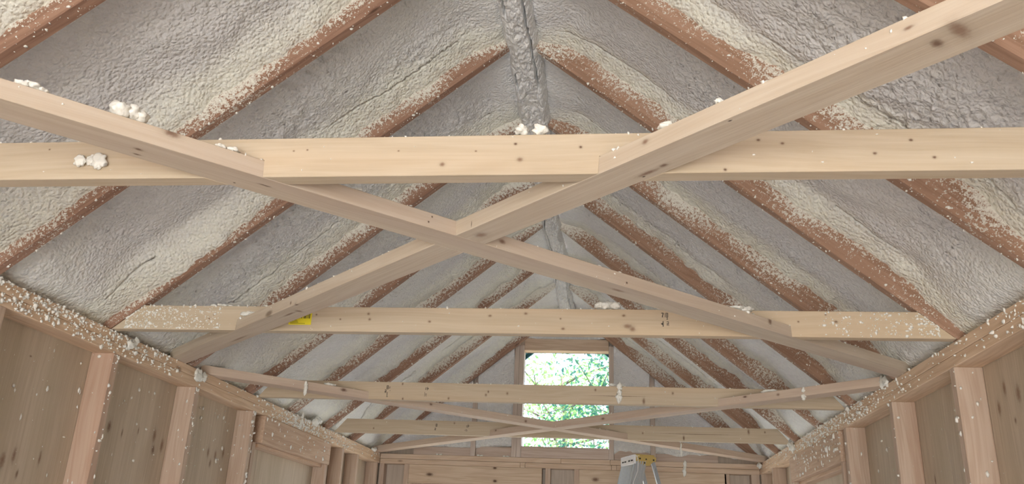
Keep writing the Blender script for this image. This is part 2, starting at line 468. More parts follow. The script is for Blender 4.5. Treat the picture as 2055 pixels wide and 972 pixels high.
# gable sheathing with the opening left in it
def gable_poly(name, pts, y0, y1, mat, par):
    me = prism(name, [(x, z) for x, z in pts], [(x, z) for x, z in pts], y1-y0, 0)
    o = link(name, me, mat, par, loc=(0, y0-YG, -FLOOR)); return o
ZT = lambda x: roof_z(x, .23)
EX = HW + D
gable_poly('sheathing_panel', [(-EX, 0), (WX0, 0), (WX0, ZT(WX0)), (-EX, ZT(EX))], YG+D+.001, YG+D+.013, PLY_G, wf)
gable_poly('sheathing_panel', [(WX1, 0), (EX, 0), (EX, ZT(EX)), (WX1, ZT(WX1))], YG+D+.001, YG+D+.013, PLY_G, wf)
gable_poly('sheathing_panel', [(WX0, 0), (WX1, 0), (WX1, WZ0), (WX0, WZ0)], YG+D+.001, YG+D+.013, PLY_G, wf)
gable_poly('sheathing_panel', [(WX0, WZ1), (WX1, WZ1), (WX1, ZT(WX1)), (0, ZT(0)), (WX0, ZT(WX0))], YG+D+.001, YG+D+.013, PLY_G, wf)

# rough window opening
wd = empty('window_1', (0, YG, WZ0), kind='structure')
g('jamb', WX0-.038, WX0, .0005, WZ1+.04, M_TRIM, YG-.004, YG+D+.02, par=wd)
g('jamb', WX0-.0765, WX0-.039, .0005, WZ1+.25, M_TRIM, YG, YG+D, par=wd)
g('jamb', WX1, WX1+.038, .0005, WZ1+.04, M_TRIM, YG-.004, YG+D+.02, par=wd)
g('sill', WX0+.0005, WX1-.0005, .001, WZ0, M_RIM, YG-.002, YG+D+.02, par=wd)
g('header', WX0+.0005, WX1-.0005, WZ1, WZ1+.095, M_GPLATE, YG+.004, YG+D+.02, par=wd)

# ------------------------------------------------------------------ roof: rafters, foam, deck
ceil = empty('ceiling', (0, 2.5, 0), kind='structure')
CI = Matrix.Translation((0, -2.5, 0))
RL = {-1: .915, 0: 1.5348, 1: 2.1514, 2: 2.7821, 3: 3.4028, 4: 4.0394, 5: 4.6491, 6: 5.262, 7: 5.8564, 8: 6.53}
RR = {-1: .92, 0: 1.54, 1: 2.1664, 2: 2.7891, 3: 3.4028, 4: 4.0384, 5: 4.7191, 6: 5.2948, 7: 5.9124, 8: 6.55}
NRM = {-1: Vector((-SL, 0, 1))/LN, 1: Vector((SL, 0, 1))/LN}    # outward (up) normal of a slope
DIR = {-1: Vector((-1, 0, -SL))/LN, 1: Vector((1, 0, -SL))/LN}  # down the slope
APEX = SL*HW
RH = .19
def rafter(sg, yfar):
    """local x runs down the slope from the ridge, y from the near face to the far face, z into the roof"""
    L = HW*LN
    seat = D/1.0
    # profile in local (x, z): underside 0..L then level seat on the plate, plumb tail
    def loc(xw, zw):
        p = Vector((sg*xw, 0, zw-APEX)); return (p.dot(DIR[sg]), p.dot(NRM[sg]))
    prof = [loc(.022, SL*(HW-.022)), loc(HW-.001, .001), loc(HW+D, .001), loc(HW+D, -SL*D+RH*LN*.999), loc(.022, SL*(HW-.022)+RH*LN*.999)]
    me = prism('rafter', prof, prof, T, .0015)
    m = Matrix.Identity(4)
    d, n = DIR[sg], NRM[sg]
    y = Vector((0, 1, 0))
    for i in range(3): m[i][0], m[i][1], m[i][2] = d[i], y[i], n[i]
    if m.to_3x3().determinant() < 0:
        pass                                    # mirrored frame on one slope: bake it into the mesh instead
    mm = Matrix.Translation((0, yfar-T, APEX))
    q = m.to_3x3()
    if q.determinant() < 0:
        # use the proper rotation with x pointing up the slope
        for v in me.vertices: v.co.x = -v.co.x
        me.flip_normals()
        for i in range(3): m[i][0] = -m[i][0]
    o = link('rafter', me, M_RAFT if sg < 0 else M_RAFT_R, ceil)
    o.matrix_parent_inverse = CI
    o.matrix_basis = mm @ m
    return o
rafters = {}
for k in range(-1, 9):
    rafters[(-1, k)] = rafter(-1, RL[k]); rafters[(1, k)] = rafter(1, RR[k])

def P_on(sg, s, y, h):
    """point on the slope: s metres down from the apex, h metres up from the rafters' underside"""
    d, n = DIR[sg], NRM[sg]
    return np.stack([sg*0 + d.x*s + n.x*h, y + 0*s, APEX + d.z*s + n.z*h], -1)

def grid_mesh(name, V, cream, mat, parent, inv, smooth=True):
    r, c = V.shape[:2]
    idx = np.arange(r*c).reshape(r, c)
    F = np.stack([idx[:-1, :-1], idx[:-1, 1:], idx[1:, 1:], idx[1:, :-1]], -1).reshape(-1, 4)
    me = bpy.data.meshes.new(name)
    me.vertices.add(r*c); me.vertices.foreach_set('co', V.reshape(-1))
    me.loops.add(F.size); me.loops.foreach_set('vertex_index', F.reshape(-1).astype(np.int32))
    me.polygons.add(len(F)); me.polygons.foreach_set('loop_start', (np.arange(len(F))*4).astype(np.int32))
    me.polygons.foreach_set('use_smooth', np.ones(len(F), bool) if smooth else np.zeros(len(F), bool))
    me.update(calc_edges=True); me.validate()
    a = me.attributes.new('cream', 'FLOAT', 'POINT'); a.data.foreach_set('value', cream.reshape(-1).astype(np.float32))
    o = link(name, me, mat, parent)
    o.matrix_parent_inverse = inv
    return o

def foam_bay(sg, k, y0, y1, res):
    seed = 100*(k+3) + (0 if sg < 0 else 50)
    L = HW*LN
    s1 = L + .075
    ns = int((s1-.02)/res) + 1
    s = np.linspace(.02, s1, ns)
    nu = int((y1-y0)/res) + 1
    yy = np.linspace(y0, y1, nu)
    w = y1-y0
    crack = None
    if (sg > 0 or k in (1, 2, 5, 6)) and k < 8:
        cu = y1 - (.075 if sg > 0 else .10)
        crack = cu + (.018 if sg > 0 else .03)*fbm(s*2.2, s*0+k, seed+7, 3) + .004*vnoise(s*25, s*0, seed+9)
        cols = np.concatenate([yy[:-1], ])
        # columns that follow the crack
        base = np.sort(np.concatenate([yy, [cu-.0052, cu-.0028, cu-.0014, cu+.0014, cu+.0028, cu+.0052]]))
        Y = np.repeat(base[None], ns, 0)
        wgt = np.exp(-((base-cu)/.05)**2)
        edge = np.minimum(np.clip((y1-base)/.05, 0, 1), np.clip((base-y0)/.05, 0, 1))
        Y = Y + (crack-cu)[:, None]*(wgt*edge)[None]
    else:
        Y = np.repeat(yy[None], ns, 0)
    S = np.repeat(s[:, None], Y.shape[1], 1)
    a = Y - y0                      # from the near rafter's far face
    b = y1 - Y                      # to the far rafter's near face
    h = .104 + .020*fbm(S*2.1, Y*2.6, seed, 3) + .008*fbm(S*9, Y*9, seed+1, 2)
    # diagonal soft ripples in the sprayed surface
    h += .005*np.sin(S*14 + Y*22 + 3*fbm(S*3, Y*3, seed+2, 2))*sstep(-.3, .6, vnoise(S*1.5, Y*2, seed+3))
    # pebbled skin
    peb = sstep(-.5, .4, fbm(S*2.4, Y*3, seed+4, 2))
    h -= (.0155*np.abs(fbm(S*52, Y*52, seed+5, 2)) + .0025*np.abs(vnoise(S*95, Y*95, seed+6)))*(.3+.8*peb)
    # fillet climbing the near face of the far rafter
    wf_ = (.10 + .035*fbm(S*3, S*0, seed+8, 2)) if sg < 0 else (.075 + .02*fbm(S*3, S*0, seed+8, 2))
    e = (.062 if sg < 0 else .078) + .028*fbm(S*2.0, S*0+.3, seed+9, 2) + .016*fbm(S*16, S*0, seed+10, 3)
    if sg < 0: e = e - .030*sstep(1.0, 1.6, S)
    e = np.clip(e, .006, .098)
    fb = sstep(1.5 if sg < 0 else 1.15, -.1, b/wf_)
    if sg > 0: fb = fb**.8
    h = h*(1-fb) + (e + .006*fbm(S*28, Y*28, seed+11, 3))*fb
    fa = sstep(.05, 0, a)
    h = h*(1-.35*fa)
    # eave roll and ridge build-up
    ev = sstep(L-.30, L-.02, S)
    h = h*(1-ev) + (.036 + .012*fbm(S*6, Y*6, seed+12, 2) + .004*fbm(S*40, Y*40, seed+5, 2))*ev
    rg = sstep(.20, .04, S)
    h = h*(1-rg) + (.030 + .016*fbm(S*9, Y*7, seed+13, 3))*rg
    cream = np.clip(.95*sstep(1.9, .35, b/wf_) + .35*ev - .3*rg, 0, 1)
    if sg < 0: cream = np.clip(cream + .25*sstep(.25, .5, fbm(S*3, Y*3, seed+14, 2)), 0, 1)
    if crack is not None:
        dist = np.abs(Y-crack[:, None])
        on = sstep(-.05, .12, fbm(s*3.5, s*0, seed+15, 2) + (.2 if sg > 0 else -.16))*sstep(.1, .25, s)*sstep(L, L-.2, s)
        h = h + on[:, None]*.07*(dist < .0022 + .0024*on[:, None])
    V = P_on(sg, S, Y, h)
    if sg < 0: V = V[:, ::-1]; cream = cream[:, ::-1]
    return grid_mesh('foam_bay', V, cream, M_FOAM, ceil, CI)
for sg, RD in ((-1, RL), (1, RR)):
    for k in range(-2, 8):
        y0 = RD[k] if k > -2 else .30
        y1 = RD[k+1]-T
        res = .0085 if k in (0, 1, 2) else (.0105 if k in (-1, 3, 4) else .014)
        if k == -2: res = .03
        foam_bay(sg, k, y0, y1, res)

# foam-covered ridge board: a lumpy keel between the rafter pairs
def ridge():
    n = 900; m = 49
    y = np.linspace(.3, YG+.05, n)
    t = np.linspace(-1, 1, m)
    Yg_, T_ = np.meshgrid(y, t, indexing='ij')
    wdt = .064 + .014*fbm(Yg_*3, T_*0+1, 901, 2) + .010*fbm(Yg_*14, T_*2, 902, 2)
    x = T_*wdt + .010*fbm(Yg_*1.5, Yg_*0, 903, 2)
    prof = 1 - np.abs(T_)**4
    z = APEX - .042 - .030*prof*(1+.7*fbm(Yg_*5, T_*1.5, 904, 3)) - .016*np.abs(fbm(Yg_*20, T_*3.2, 905, 3)) - .008*vnoise(Yg_*70, T_*8, 907) + .03*np.abs(T_)**6
    # cracks along both flanks
    for c, sd_ in ((-.62, 911), (.55, 912)):
        cc = c + .16*fbm(y*2.5, y*0, sd_, 3)
        on = sstep(0, .15, fbm(y*2.2, y*0, sd_+5, 2)+.06)
        z += on[:, None]*.07*np.exp(-((T_-cc[:, None])/.05)**4)
    V = np.stack([x, Yg_, z], -1)[:, ::-1]
    return grid_mesh('ridge_foam', V, np.full((n, m), .1), M_FOAM, ceil, CI)
ridge()
# ridge board hidden inside the foam, roof deck boards above
o = child_box('ridge_board', (-.019, .3, APEX), (.019, YG+.04, APEX+.2), M_RAFT, ceil)
for sg in (-1, 1):
    th = .02
    nb = 11; wl_ = (HW+D+.25)*LN/nb
    for i in range(nb):
        bm = bmesh.new(); box_bm(bm, 0, wl_-.003, 0, 7.0+3.65-.005, 0, th)
        me = bm_mesh(bm, 'deck_board', .001)
        m = Matrix.Identity(4); d, nn = DIR[sg], NRM[sg]
        for q in range(3): m[q][0], m[q][1], m[q][2] = d[q], (0, 1, 0)[q], nn[q]
        if sg < 0:
            for v in me.vertices: v.co.x = -v.co.x
            me.flip_normals()
            for q in range(3): m[q][0] = -m[q][0]
        o = link('deck_board', me, M_DECK, ceil); o.matrix_parent_inverse = CI
        o.matrix_basis = Matrix.Translation(Vector((0, -3.65, APEX)) + DIR[sg]*(i*wl_) + NRM[sg]*(RH+.001)) @ m
    # painted overhang beyond the gable: barge board and soffit
    bb = [(sg*0.0, APEX-.036), (sg*(HW+D+.2), -SL*(D+.2)-.036), (sg*(HW+D+.2), -SL*(D+.2)+.22), (sg*0.0, APEX+.22)]
    o = link('barge_board', prism('barge_board', bb, bb, .022, 0), M_TEAL, ceil); o.matrix_parent_inverse = CI; o.location = (0, 6.95, 0)
    sf = [(sg*0.0, APEX+.0), (sg*(HW+D+.2), -SL*(D+.2)), (sg*(HW+D+.2), -SL*(D+.2)+.012), (sg*0.0, APEX+.012)]
    o = link('soffit_board', prism('soffit_board', sf, sf, 6.95-(YG+D+.015), 0), M_TEAL, ceil); o.matrix_parent_inverse = CI; o.location = (0, YG+D+.014, 0)

# foam sprayed between the gable studs
def gable_foam(x0, x1, seed, zb):
    res = .012
    nx = max(4, int((x1-x0)/res)); nz = 90
    x = np.linspace(x0, x1, nx)
    t = np.linspace(0, 1, nz)
    X, Tt = np.meshgrid(x, t, indexing='ij')
    zb_ = zb + .03*fbm(X*7, X*0, seed, 2)
    top = SL*(HW-np.abs(X)) + .10
    Z = zb_ + (top-zb_)*Tt
    dpt = .030 + .010*fbm(X*4, Z*4, seed+1, 3) + .004*fbm(X*22, Z*22, seed+2, 2)
    e = np.minimum(X-x0, x1-X)
    dpt = dpt - .016*sstep(.05, 0, e) - .05*sstep(.10, 0, top-.10-Z) + .02*sstep(.02, 0, (Z-zb_))
    Yv = YG + np.maximum(dpt, -.03)
    V = np.stack([X, Yv, Z], -1)
    cream = .25*sstep(.25, .0, Z) + 0*X
    return grid_mesh('gable_foam', V[:, ::-1], cream[:, ::-1], M_FOAM, wf, Matrix.Translation((0, -YG, -FLOOR)))
gable_foam(-1.36, -.741, 1001, .055)
gable_foam(-.701, WX0-.077, 1002, .066)
gable_foam(WX1+.0385, .652, 1003, .05)
gable_foam(.692, 1.36, 1004, .05)
def gable_foam_top():
    nx, nz = 62, 36
    x = np.linspace(WX0-.077, WX1+.039, nx); t = np.linspace(0, 1, nz)
    X, Tt = np.meshgrid(x, t, indexing='ij')
    zb_ = WZ1+.094 + 0*X
    top = SL*(HW-np.abs(X)) + .10
    Z = zb_ + (top-zb_)*Tt
    dpt = .026 + .012*fbm(X*4, Z*4, 1011, 3) + .004*fbm(X*22, Z*22, 1012, 2) - .05*sstep(.10, 0, top-.10-Z)
    V = np.stack([X, YG+dpt, Z], -1)
    return grid_mesh('gable_foam', V[:, ::-1], 0*X+.1, M_FOAM, wf, Matrix.Translation((0, -YG, -FLOOR)))
gable_foam_top()

# ------------------------------------------------------------------ ceiling ties and crossed braces
# braces lie flat (38 mm thick), their undersides flush with the ties'; slopes +-1 in plan
BW = .0860
TY = {1: 1.4857, 2: 2.7469, 3: 4.1045, 4: 5.3766}
class Brace:
    def __init__(s, name, ang, b):
        s.name, s.ang, s.b = name, ang, b      # near side line: y = m x + b
        s.m = math.tan(ang)
A1 = Brace('A1', math.atan(.9657), 1.8435)
B1 = Brace('B1', math.atan(-.9700), 1.7970)
A2 = Brace('A2', math.atan(.9594), 4.9416)
B2 = Brace('B2', math.atan(-.9914), 4.9588)
def near_x(br, y): return (y-br.b)/br.m
def band(br, y):
    """x interval the brace covers at this y"""
    w = BW/abs(math.sin(br.ang))
    x = near_x(br, y)
    return (x-w, x) if br.m > 0 else (x, x+w)   # far side lies beyond the near side
# far side: for m>0 the far (away from camera) side is at smaller x, for m<0 at larger x
NT_H = .0400
def tie(i, y, notches, end_l, end_r, knots, label, ht=.0889):
    HX = HW
    def prof(yy, k):
        p = [(-HX+end_l[0], 0.0)]
        for br in notches:
            a, b = band(br, yy)
            a -= .0012; b += .0012
            p += [(a, 0), (a, NT_H), (b, NT_H), (b, 0)]
        p += [(HX-end_r[0], 0.0), (HX-end_r[1], ht), (-HX+end_l[1], ht)]
        return p
    P0, P1 = prof(y, 0), prof(y+T, 1)
    me = prism('ceiling_tie', P0, P1, T, .0012)
    kk = []
    for k in knots:
        x, z, rx, rz, dk = k
        kk.append(((x, 0.0, z), (rx, .012, rz), dk))
    mat = wood('tie_wood', PINE_L, PINE_D, 0, knots=kk, knot_density=0, ring=.55, streak=(.66, .47, .29), streak_amt=.35)
    o = link('ceiling_tie', me, mat, None, loc=(0, y, 0))
    tag(o, label, 'beam', 'ceiling ties from plate to plate')
    return o
def kn(pts, rx=.008, rz=.006, dk=.35): return [(x, z, rx*.72, rz*.78, dk) for x, z in pts]
t1 = tie(1, TY[1], [A1, B1], (.004, .112), (.004, .112),
    kn([(.006,.024),(.163,.033)], .010, .008, .3) + kn([(.153,.068),(.284,.059),(.563,.006)], .006, .005, .7) + kn([(.629,.069),(.674,.061),(.843,.037),(.912,.064),(.95,.027)], .007, .005, .55) + kn([(-.087,.056),(.073,.053),(-.31,.059),(-.281,.061),(-.859,.071)], .004, .003, .4),
    'nearest pale pine tie, spanning the whole picture width with a foam blob on top')
t2 = tie(2, TY[2], [B1, A1], (.004, .112), (.004, .112),
    kn([(-.5,.065),(-.28,.039),(-.494,.045)], .009, .007, .3) + kn([(-.069,.062),(.055,.071),(.184,.019),(.389,.067),(1.081,.053)], .011, .007, .35) + [(.402,.030,.018,.009,.2),(.418,.020,.012,.010,.2)] + kn([(1.05,.077),(.961,.052),(-.6,.044),(-.689,.06),(-1.069,.056),(-1.085,.041),(.175,.054)], .006, .005, .45),
    'pine tie carrying the yellow sticker, second from the viewer, above the gable window')
t3 = tie(3, TY[3], [A2, B2], (.0, .078), (.0, .078),
    kn([(-.7,.08),(-.693,.005),(-.26,.049)], .007, .010, .5) + kn([(-.271,.033),(-.164,.043),(.272,.069),(.647,.06),(-.459,.012)], .009, .011, .3) + [(.507,.018,.008,.02,.4), (.387,.041,.17,.0015,1.0)],
    'pine tie with two ink stamps and a long split, crossing the upper window opening')
t4 = tie(4, TY[4], [B2, A2], (.0, .078), (.0, .078),
    kn([(-.657,.075),(-1.19,.03),(.549,.042),(1.299,.067)], .008, .010, .3) + [(.802,.018,.007,.018,.6), (1.20,.067,.008,.02,.3), (.88,.044,.30,.0017,1.0)],
    'farthest short pine tie with a lengthwise split, just above the far wall plate')
TIES = {1: t1, 2: t2, 3: t3, 4: t4}

def brace(br, other, lap, label, knots_under, knots_side, mat_cols, x_l, x_r):
    """lap='top': a notch in its top half where the other brace passes over; 'bottom': the reverse"""
    # local x along the brace from its left end, y from near side to far side, z up
    ca, sa = math.cos(br.ang), math.sin(br.ang)
    p0 = Vector((x_l, br.m*x_l+br.b, 0))
    p1 = Vector((x_r, br.m*x_r+br.b, 0))
    m = Matrix.Translation(p0) @ Matrix.Rotation(br.ang, 4, 'Z')
    inv = m.inverted()
    L = (p1-p0).length
    # where the other brace's two sides cross this brace's near (y=0) and far (y=BW) sides
    def cross(yl, off):
        # other line: y = m2 x + b2 shifted by off along its normal away from the camera
        n2 = Vector((-math.sin(other.ang), math.cos(other.ang), 0)) * off
        q0 = inv @ (Vector((0, other.b, 0)) + n2); q1 = inv @ (Vector((1, other.m+other.b, 0)) + n2)
        t = (yl-q0.y)/(q1.y-q0.y)
        return q0.x + t*(q1.x-q0.x)
    def prof(yl):
        a, b = sorted((cross(yl, -.0006), cross(yl, BW+.0006)))
        z = T/2
        # plumb-cut ends, square to the plates
        e0 = yl*math.tan(br.ang); e1 = L + e0
        if lap == 'top':
            return [(e0, 0), (e1, 0), (e1, T), (b, T), (b, z-.0004), (a, z-.0004), (a, T), (e0, T)]
        return [(e0, 0), (a, 0), (a, z+.0004), (b, z+.0004), (b, 0), (e1, 0), (e1, T), (e0, T)]
    me = prism('cross_brace', prof(0), prof(BW), BW, .0011)
    kk = []
    for x, y, ra, rb, dk in knots_under:
        q = inv @ Vector((x, y, 0)); kk.append(((q.x, q.y, 0), (ra, rb, .010), dk))
    for x, y, z, ra, rb, dk in knots_side:
        q = inv @ Vector((x, y, z)); kk.append(((q.x, 0, z), (ra, .010, rb), dk))
    mat = wood('brace_wood', mat_cols[0], mat_cols[1], 0, knots=kk, knot_density=.12, ring=.6, streak=mat_cols[2], streak_amt=.45)
    o = link('cross_brace', me, mat, None, mw=m)
    tag(o, label, 'beam', 'crossed flat braces under the ties')
    return o
XP = HW + .030
BC1 = ((.60, .52, .415), (.51, .415, .31), (.42, .30, .25))
BC2 = ((.63, .515, .41), (.53, .41, .315), (.44, .31, .24))
a1 = brace(A1, B1, 'top', 'flat pine brace running from upper left under the near ties to the right plate',
    [(-.567,1.355,.011,.006,.55),(-.582,1.376,.010,.004,.55),(-.441,1.512,.004,.003,1.),(-.381,1.526,.02,.003,.8),(.364,2.248,.03,.008,.1)],
    [(-.505,1.355,.034,.02,.010,.45),(-.079,1.767,.014,.003,.003,.9),(-.073,1.773,.029,.003,.003,.9),(.076,1.917,.021,.012,.008,.4),(.389,2.219,.013,.004,.004,.9),(.855,2.669,.031,.012,.014,.4)], BC1, -XP, XP)
b1 = brace(B1, A1, 'bottom', 'flat pine brace with big red knot, from upper right to the left plate',
    [(.823,1.034,.014,.034,.1),(.805,1.066,.010,.016,.5),(.444,1.452,.012,.007,.45),(.415,1.485,.035,.008,.25),(.408,1.502,.005,.003,1.),(.038,1.817,.022,.016,.1),(.545,1.282,.006,.003,1.),(-.654,2.493,.012,.016,.3),(-.70,2.53,.05,.006,.3),(-.635,2.419,.012,.006,.5),(-1.019,2.871,.09,.006,.15)],
    [(.407,1.402,.025,.010,.007,.25),(.021,1.777,.012,.002,.010,1.),(-.664,2.441,.012,.006,.007,.5),(.765,1.055,.02,.01,.004,.35)], BC1, -XP, XP)
a2 = brace(A2, B2, 'top', 'far flat brace starting at the left plate, crossing below the window to the right corner',
    [], [(-.972,4.009,.026,.022,.011,.6),(-.602,4.364,.024,.012,.008,.5),(-.137,4.81,.014,.012,.01,.4)], BC2, -XP, XP)
b2 = brace(B2, A2, 'bottom', 'far flat brace from the right plate, crossing below the window to the left corner',
    [], [(.972,3.995,.03,.014,.006,.7),(.305,4.656,.015,.018,.008,.4),(-.379,5.335,.03,.012,.008,.4),(1.10,3.87,.02,.01,.008,.3)], BC2, -XP, XP)

# crumbs along the top edges of ties and braces, a few on their faces
for i, y in TY.items():
    o = TIES[i]
    n = {1: 46, 2: 90, 3: 70, 4: 60}[i]
    x = RNG.uniform(-1.3, 1.3, n)
    if i == 2: x[:40] = -1.35 + .5*RNG.random(40)
    p = np.c_[x, y + RNG.random(n)*.012, np.full(n, .0895)]
    n2 = {1: 22, 2: 34, 3: 14, 4: 6}[i]
    q = np.c_[RNG.uniform(-1.25, 1.25, n2), np.full(n2, y-.0005), RNG.uniform(.004, .086, n2)]
    crumbs('foam_crumbs', np.r_[p, q], np.r_[sizes(n, .0014, .0045), sizes(n2, .0011, .0026)], o)
    if i == 2:   # heavy dusting where the tie dives into the eaves
        for sx in (-1, 1):
            m_ = 480 if sx < 0 else 260
            u = RNG.random(m_)**1.7
            xx = sx*(1.40-.36*u); zz = np.minimum(RNG.uniform(.004, .088, m_), .8*(HW-np.abs(xx))-.004)
            crumbs('foam_crumbs', np.c_[xx, np.full(m_, y-.0005), zz], sizes(m_, .0014, .0042), o)
for br, o, n in ((A1, a1, 90), (B1, b1, 90), (A2, a2, 60), (B2, b2, 60)):
    x = RNG.uniform(-1.35, 1.35, n)
    nv = np.array([-math.sin(br.ang), math.cos(br.ang)])
    ofs = RNG.random(n)*.012
    p = np.c_[x + nv[0]*ofs, br.m*x+br.b + nv[1]*ofs, np.full(n, T+.0004)]
    n2 = 16
    x2 = RNG.uniform(-1.3, 1.3, n2)
    q = np.c_[x2, br.m*x2+br.b, RNG.uniform(.004, .034, n2)]
    crumbs('foam_crumbs', np.r_[p, q], np.r_[sizes(n, .0014, .0045), sizes(n2, .0011, .0026)], o)
# crumbs caught on the rafters' near faces
for (sg, k), o in rafters.items():
    if k < 0 or k > 6: continue
    y = (RL if sg < 0 else RR)[k]
    n = 170
    s = RNG.uniform(.1, HW*LN-.03, n)
    tt = RNG.random(n)**1.5
    fac = RNG.random(n) < .5
    yy = np.where(fac, y-T-.0008, y-T + T*tt)
    hh = np.where(fac, .05*RNG.random(n), -.0006)
    pts = np.array([P_on(sg, np.array(s_), np.array(y_), np.array(h_)) for s_, y_, h_ in zip(s, yy, hh)])
    crumbs('foam_crumbs', pts, sizes(n, .0012, .0042, 2.8), o)

# ------------------------------------------------------------------ printed marks
def stamp(parent, y, cells, mat, name='printed_mark'):
    """thin ink strokes on a tie's near face: (x0, x1, z0, z1) rectangles, one part per printed character"""
    for glyph in cells:
        bm = bmesh.new()
        x0 = min(c[0] for c in glyph); z0 = min(c[2] for c in glyph)
        for i, (a, b, c, d) in enumerate(glyph):
            box_bm(bm, a-x0, b-x0, -.0006-.00003*i, .0004, c-z0, d-z0)
        link(name, bm_mesh(bm, name), mat, parent, loc=(x0, y, z0))
def strokes(x, z, s, spec):
    """spec in a small grid: list of (cx0, cx1, cz0, cz1) in units of s"""
    return [[(x+a*s, x+b*s, z+c*s, z+d*s) for a, b, c, d in spec]]
SEVEN = [(0,3.2,6,7.2),(2.2,3.4,4.6,6.4),(1.4,2.6,2.4,5.0),(.9,2.2,0,2.8),(.6,2.6,0,.8)]
BOXA = [(0,3.6,6,7),(0,.9,0,7),(2.7,3.7,0,7),(0,3.7,0,1),(1.2,2.4,3,4.2)]
ONE = [(1.4,2.4,0,4.5),(.3,3.4,-.9,.3)]
TREE = [(2.6,3.9,0,8.6),(1.4,2.6,2.7,5.9),(.2,1.6,3.5,5.1)]
TREER = [(0,1.2,0,8.6),(1.2,2.4,2.7,5.9),(2.3,3.6,3.5,5.1)]
SQUIG = [(0,3.4,5.8,6.8),(2.4,3.4,2,6.6),(.2,3.0,3.2,4.1),(0,.9,.2,4),(1.4,2.2,.6,3),(2.4,3.6,0,1)]
DOTS = [(0,.9,0,1.0),(0,.9,1.9,3),(0,.9,4,5),(0,.9,6,7)]
u = .0022
stamp(t2, 0, strokes(.515, .0625, u, SEVEN) + strokes(.529, .0625, u, BOXA) + strokes(.531, .0565, u*.75, ONE) + strokes(.513, .030, u, TREE), M_INK)
stamp(t2, 0, strokes(.5245, .0625, u*.9, DOTS) + strokes(.532, .033, u, SQUIG), M_INK2)
u = .0027
stamp(t3, 0, strokes(-.781, .052, u, BOXA) + strokes(-.789, .033, u*.9, SQUIG) + strokes(-.777, .013, u, [(0,1,2,9),(-.5,2,0,1.2)]) + strokes(-.571, .050, u*.75, TREER), M_INK)
stamp(t3, 0, strokes(-.768, .055, u*.6, SQUIG) + strokes(-.764, .043, u*.7, [(0,2,0,1.6)]) + strokes(-.581, .052, u*.7, SQUIG) + strokes(-.583, .018, u, [(0,.6,0,8),(0,4.5,5,5.6),(1.6,2.1,1,5),(3.2,3.8,0,5),(-.2,.8,7.5,8.4)]), M_INK2)
u = .0027
stamp(t4, 0, strokes(-.779, .050, u, BOXA) + strokes(-.785, .026, u*.9, SQUIG), M_INK)
stamp(t4, 0, strokes(-.568, .048, u, TREER) + strokes(-.577, .050, u*.7, BOXA) + strokes(-.581, .022, u, [(0,4,3.4,4.4),(3,3.8,1.5,4),(0,3.8,1,1.6),(-3,0,3,3.8),(1,2,4.6,6.6)]), M_INK2)
# yellow tag with a bar code
bm = bmesh.new(); box_bm(bm, -.787, -.705, -.0008, .0004, .0225, .078)
stk = link('yellow_sticker', bm_mesh(bm, 'yellow_sticker'), M_YEL, t2)
stk['label'] = 'yellow printed sticker with a black bar code'
bars = [(-.783, .045, .0022), (-.777, .045, .001), (-.772, .045, .003), (-.764, .045, .0015), (-.757, .045, .003), (-.749, .045, .001), (-.743, .045, .0026), (-.736, .045, .0015), (-.7315, .045, .004), (-.7245, .045, .0015), (-.7195, .045, .0022), (-.7145, .045, .0032)]
bm = bmesh.new()
bm.free()
def print_box(name, x0, x1, z0, z1):
    bm = bmesh.new(); box_bm(bm, 0, x1-x0, -.0006, .0001, 0, z1-z0)
    link(name, bm_mesh(bm, name), M_BLACK, stk, loc=(x0, -.0008, z0))
for x, z, w_ in bars: print_box('bar', x, x+w_, .0455, .072)
for z, x1 in ((.0262, -.727), (.0305, -.752), (.0345, -.754), (.0385, -.757)): print_box('printed_line', -.781, x1, z, z+.0011)

# ------------------------------------------------------------------ loose foam blobs
def blob(loc, size, label, lobes=3, seed=0, squash=(1, 1, .8), sit=True, cat='foam blob', name='foam_blob', axis=(1, 0, 0)):
    rnd = random.Random(seed)
    bm = bmesh.new()
    for i in range(lobes):
        c = (i-(lobes-1)/2) / max(1, lobes-1) if lobes > 1 else 0
        r = size*(rnd.uniform(.34, .55) if lobes > 1 else .55)
        cen = Vector(axis)*(c*size*1.25) + Vector((rnd.uniform(-.1, .1), rnd.uniform(-.1, .1), rnd.uniform(-.08, .12)))*size
        res = bmesh.ops.create_icosphere(bm, subdivisions=3, radius=r)
        for v in res['verts']:
            n = v.co.normalized()
            f = 1 + .55*mnoise.noise(n*1.7 + Vector((seed*3.1+i*5, 2, 7))) + .3*mnoise.noise(n*2.6 + Vector((seed*7+i, 1, 3)))
            v.co = Vector((v.co.x*squash[0], v.co.y*squash[1], v.co.z*squash[2]))*f + cen
    if sit:
        zmin = min(v.co.z for v in bm.verts)
        for v in bm.verts: v.co.z = v.co.z - zmin - .001
    me = bm_mesh(bm, name, 0, True)
    o = link(name, me, M_BLOB, None, loc=loc)
    return tag(o, label, cat, 'loose blobs of spray foam')
def side_of(br, x, z, d=.016):
    return (x - math.sin(br.ang)*d, br.m*x+br.b + math.cos(br.ang)*d, z)
ax45 = (.7, .7, 0); axm = (.7, -.7, 0)
blob(side_of(A1, -.682, T), .030, 'flat white foam flake on the near brace at the upper left edge', 3, 1, (1.2, 1, .5), axis=ax45)
blob(side_of(A1, -.562, T), .032, 'largest white two-lobed foam blob on the near brace at upper left', 3, 2, (1, 1, .9), axis=ax45)
blob(side_of(A1, -.424, T), .024, 'small foam blob on the brace beside the shaded left end of the nearest tie', 2, 3, (1.1, 1, .6), axis=ax45)
blob((-.752, TY[1]-.006, .040), .034, 'crumpled white foam blob stuck to the front of the nearest tie at left', 3, 4, (1, .45, 1), False)
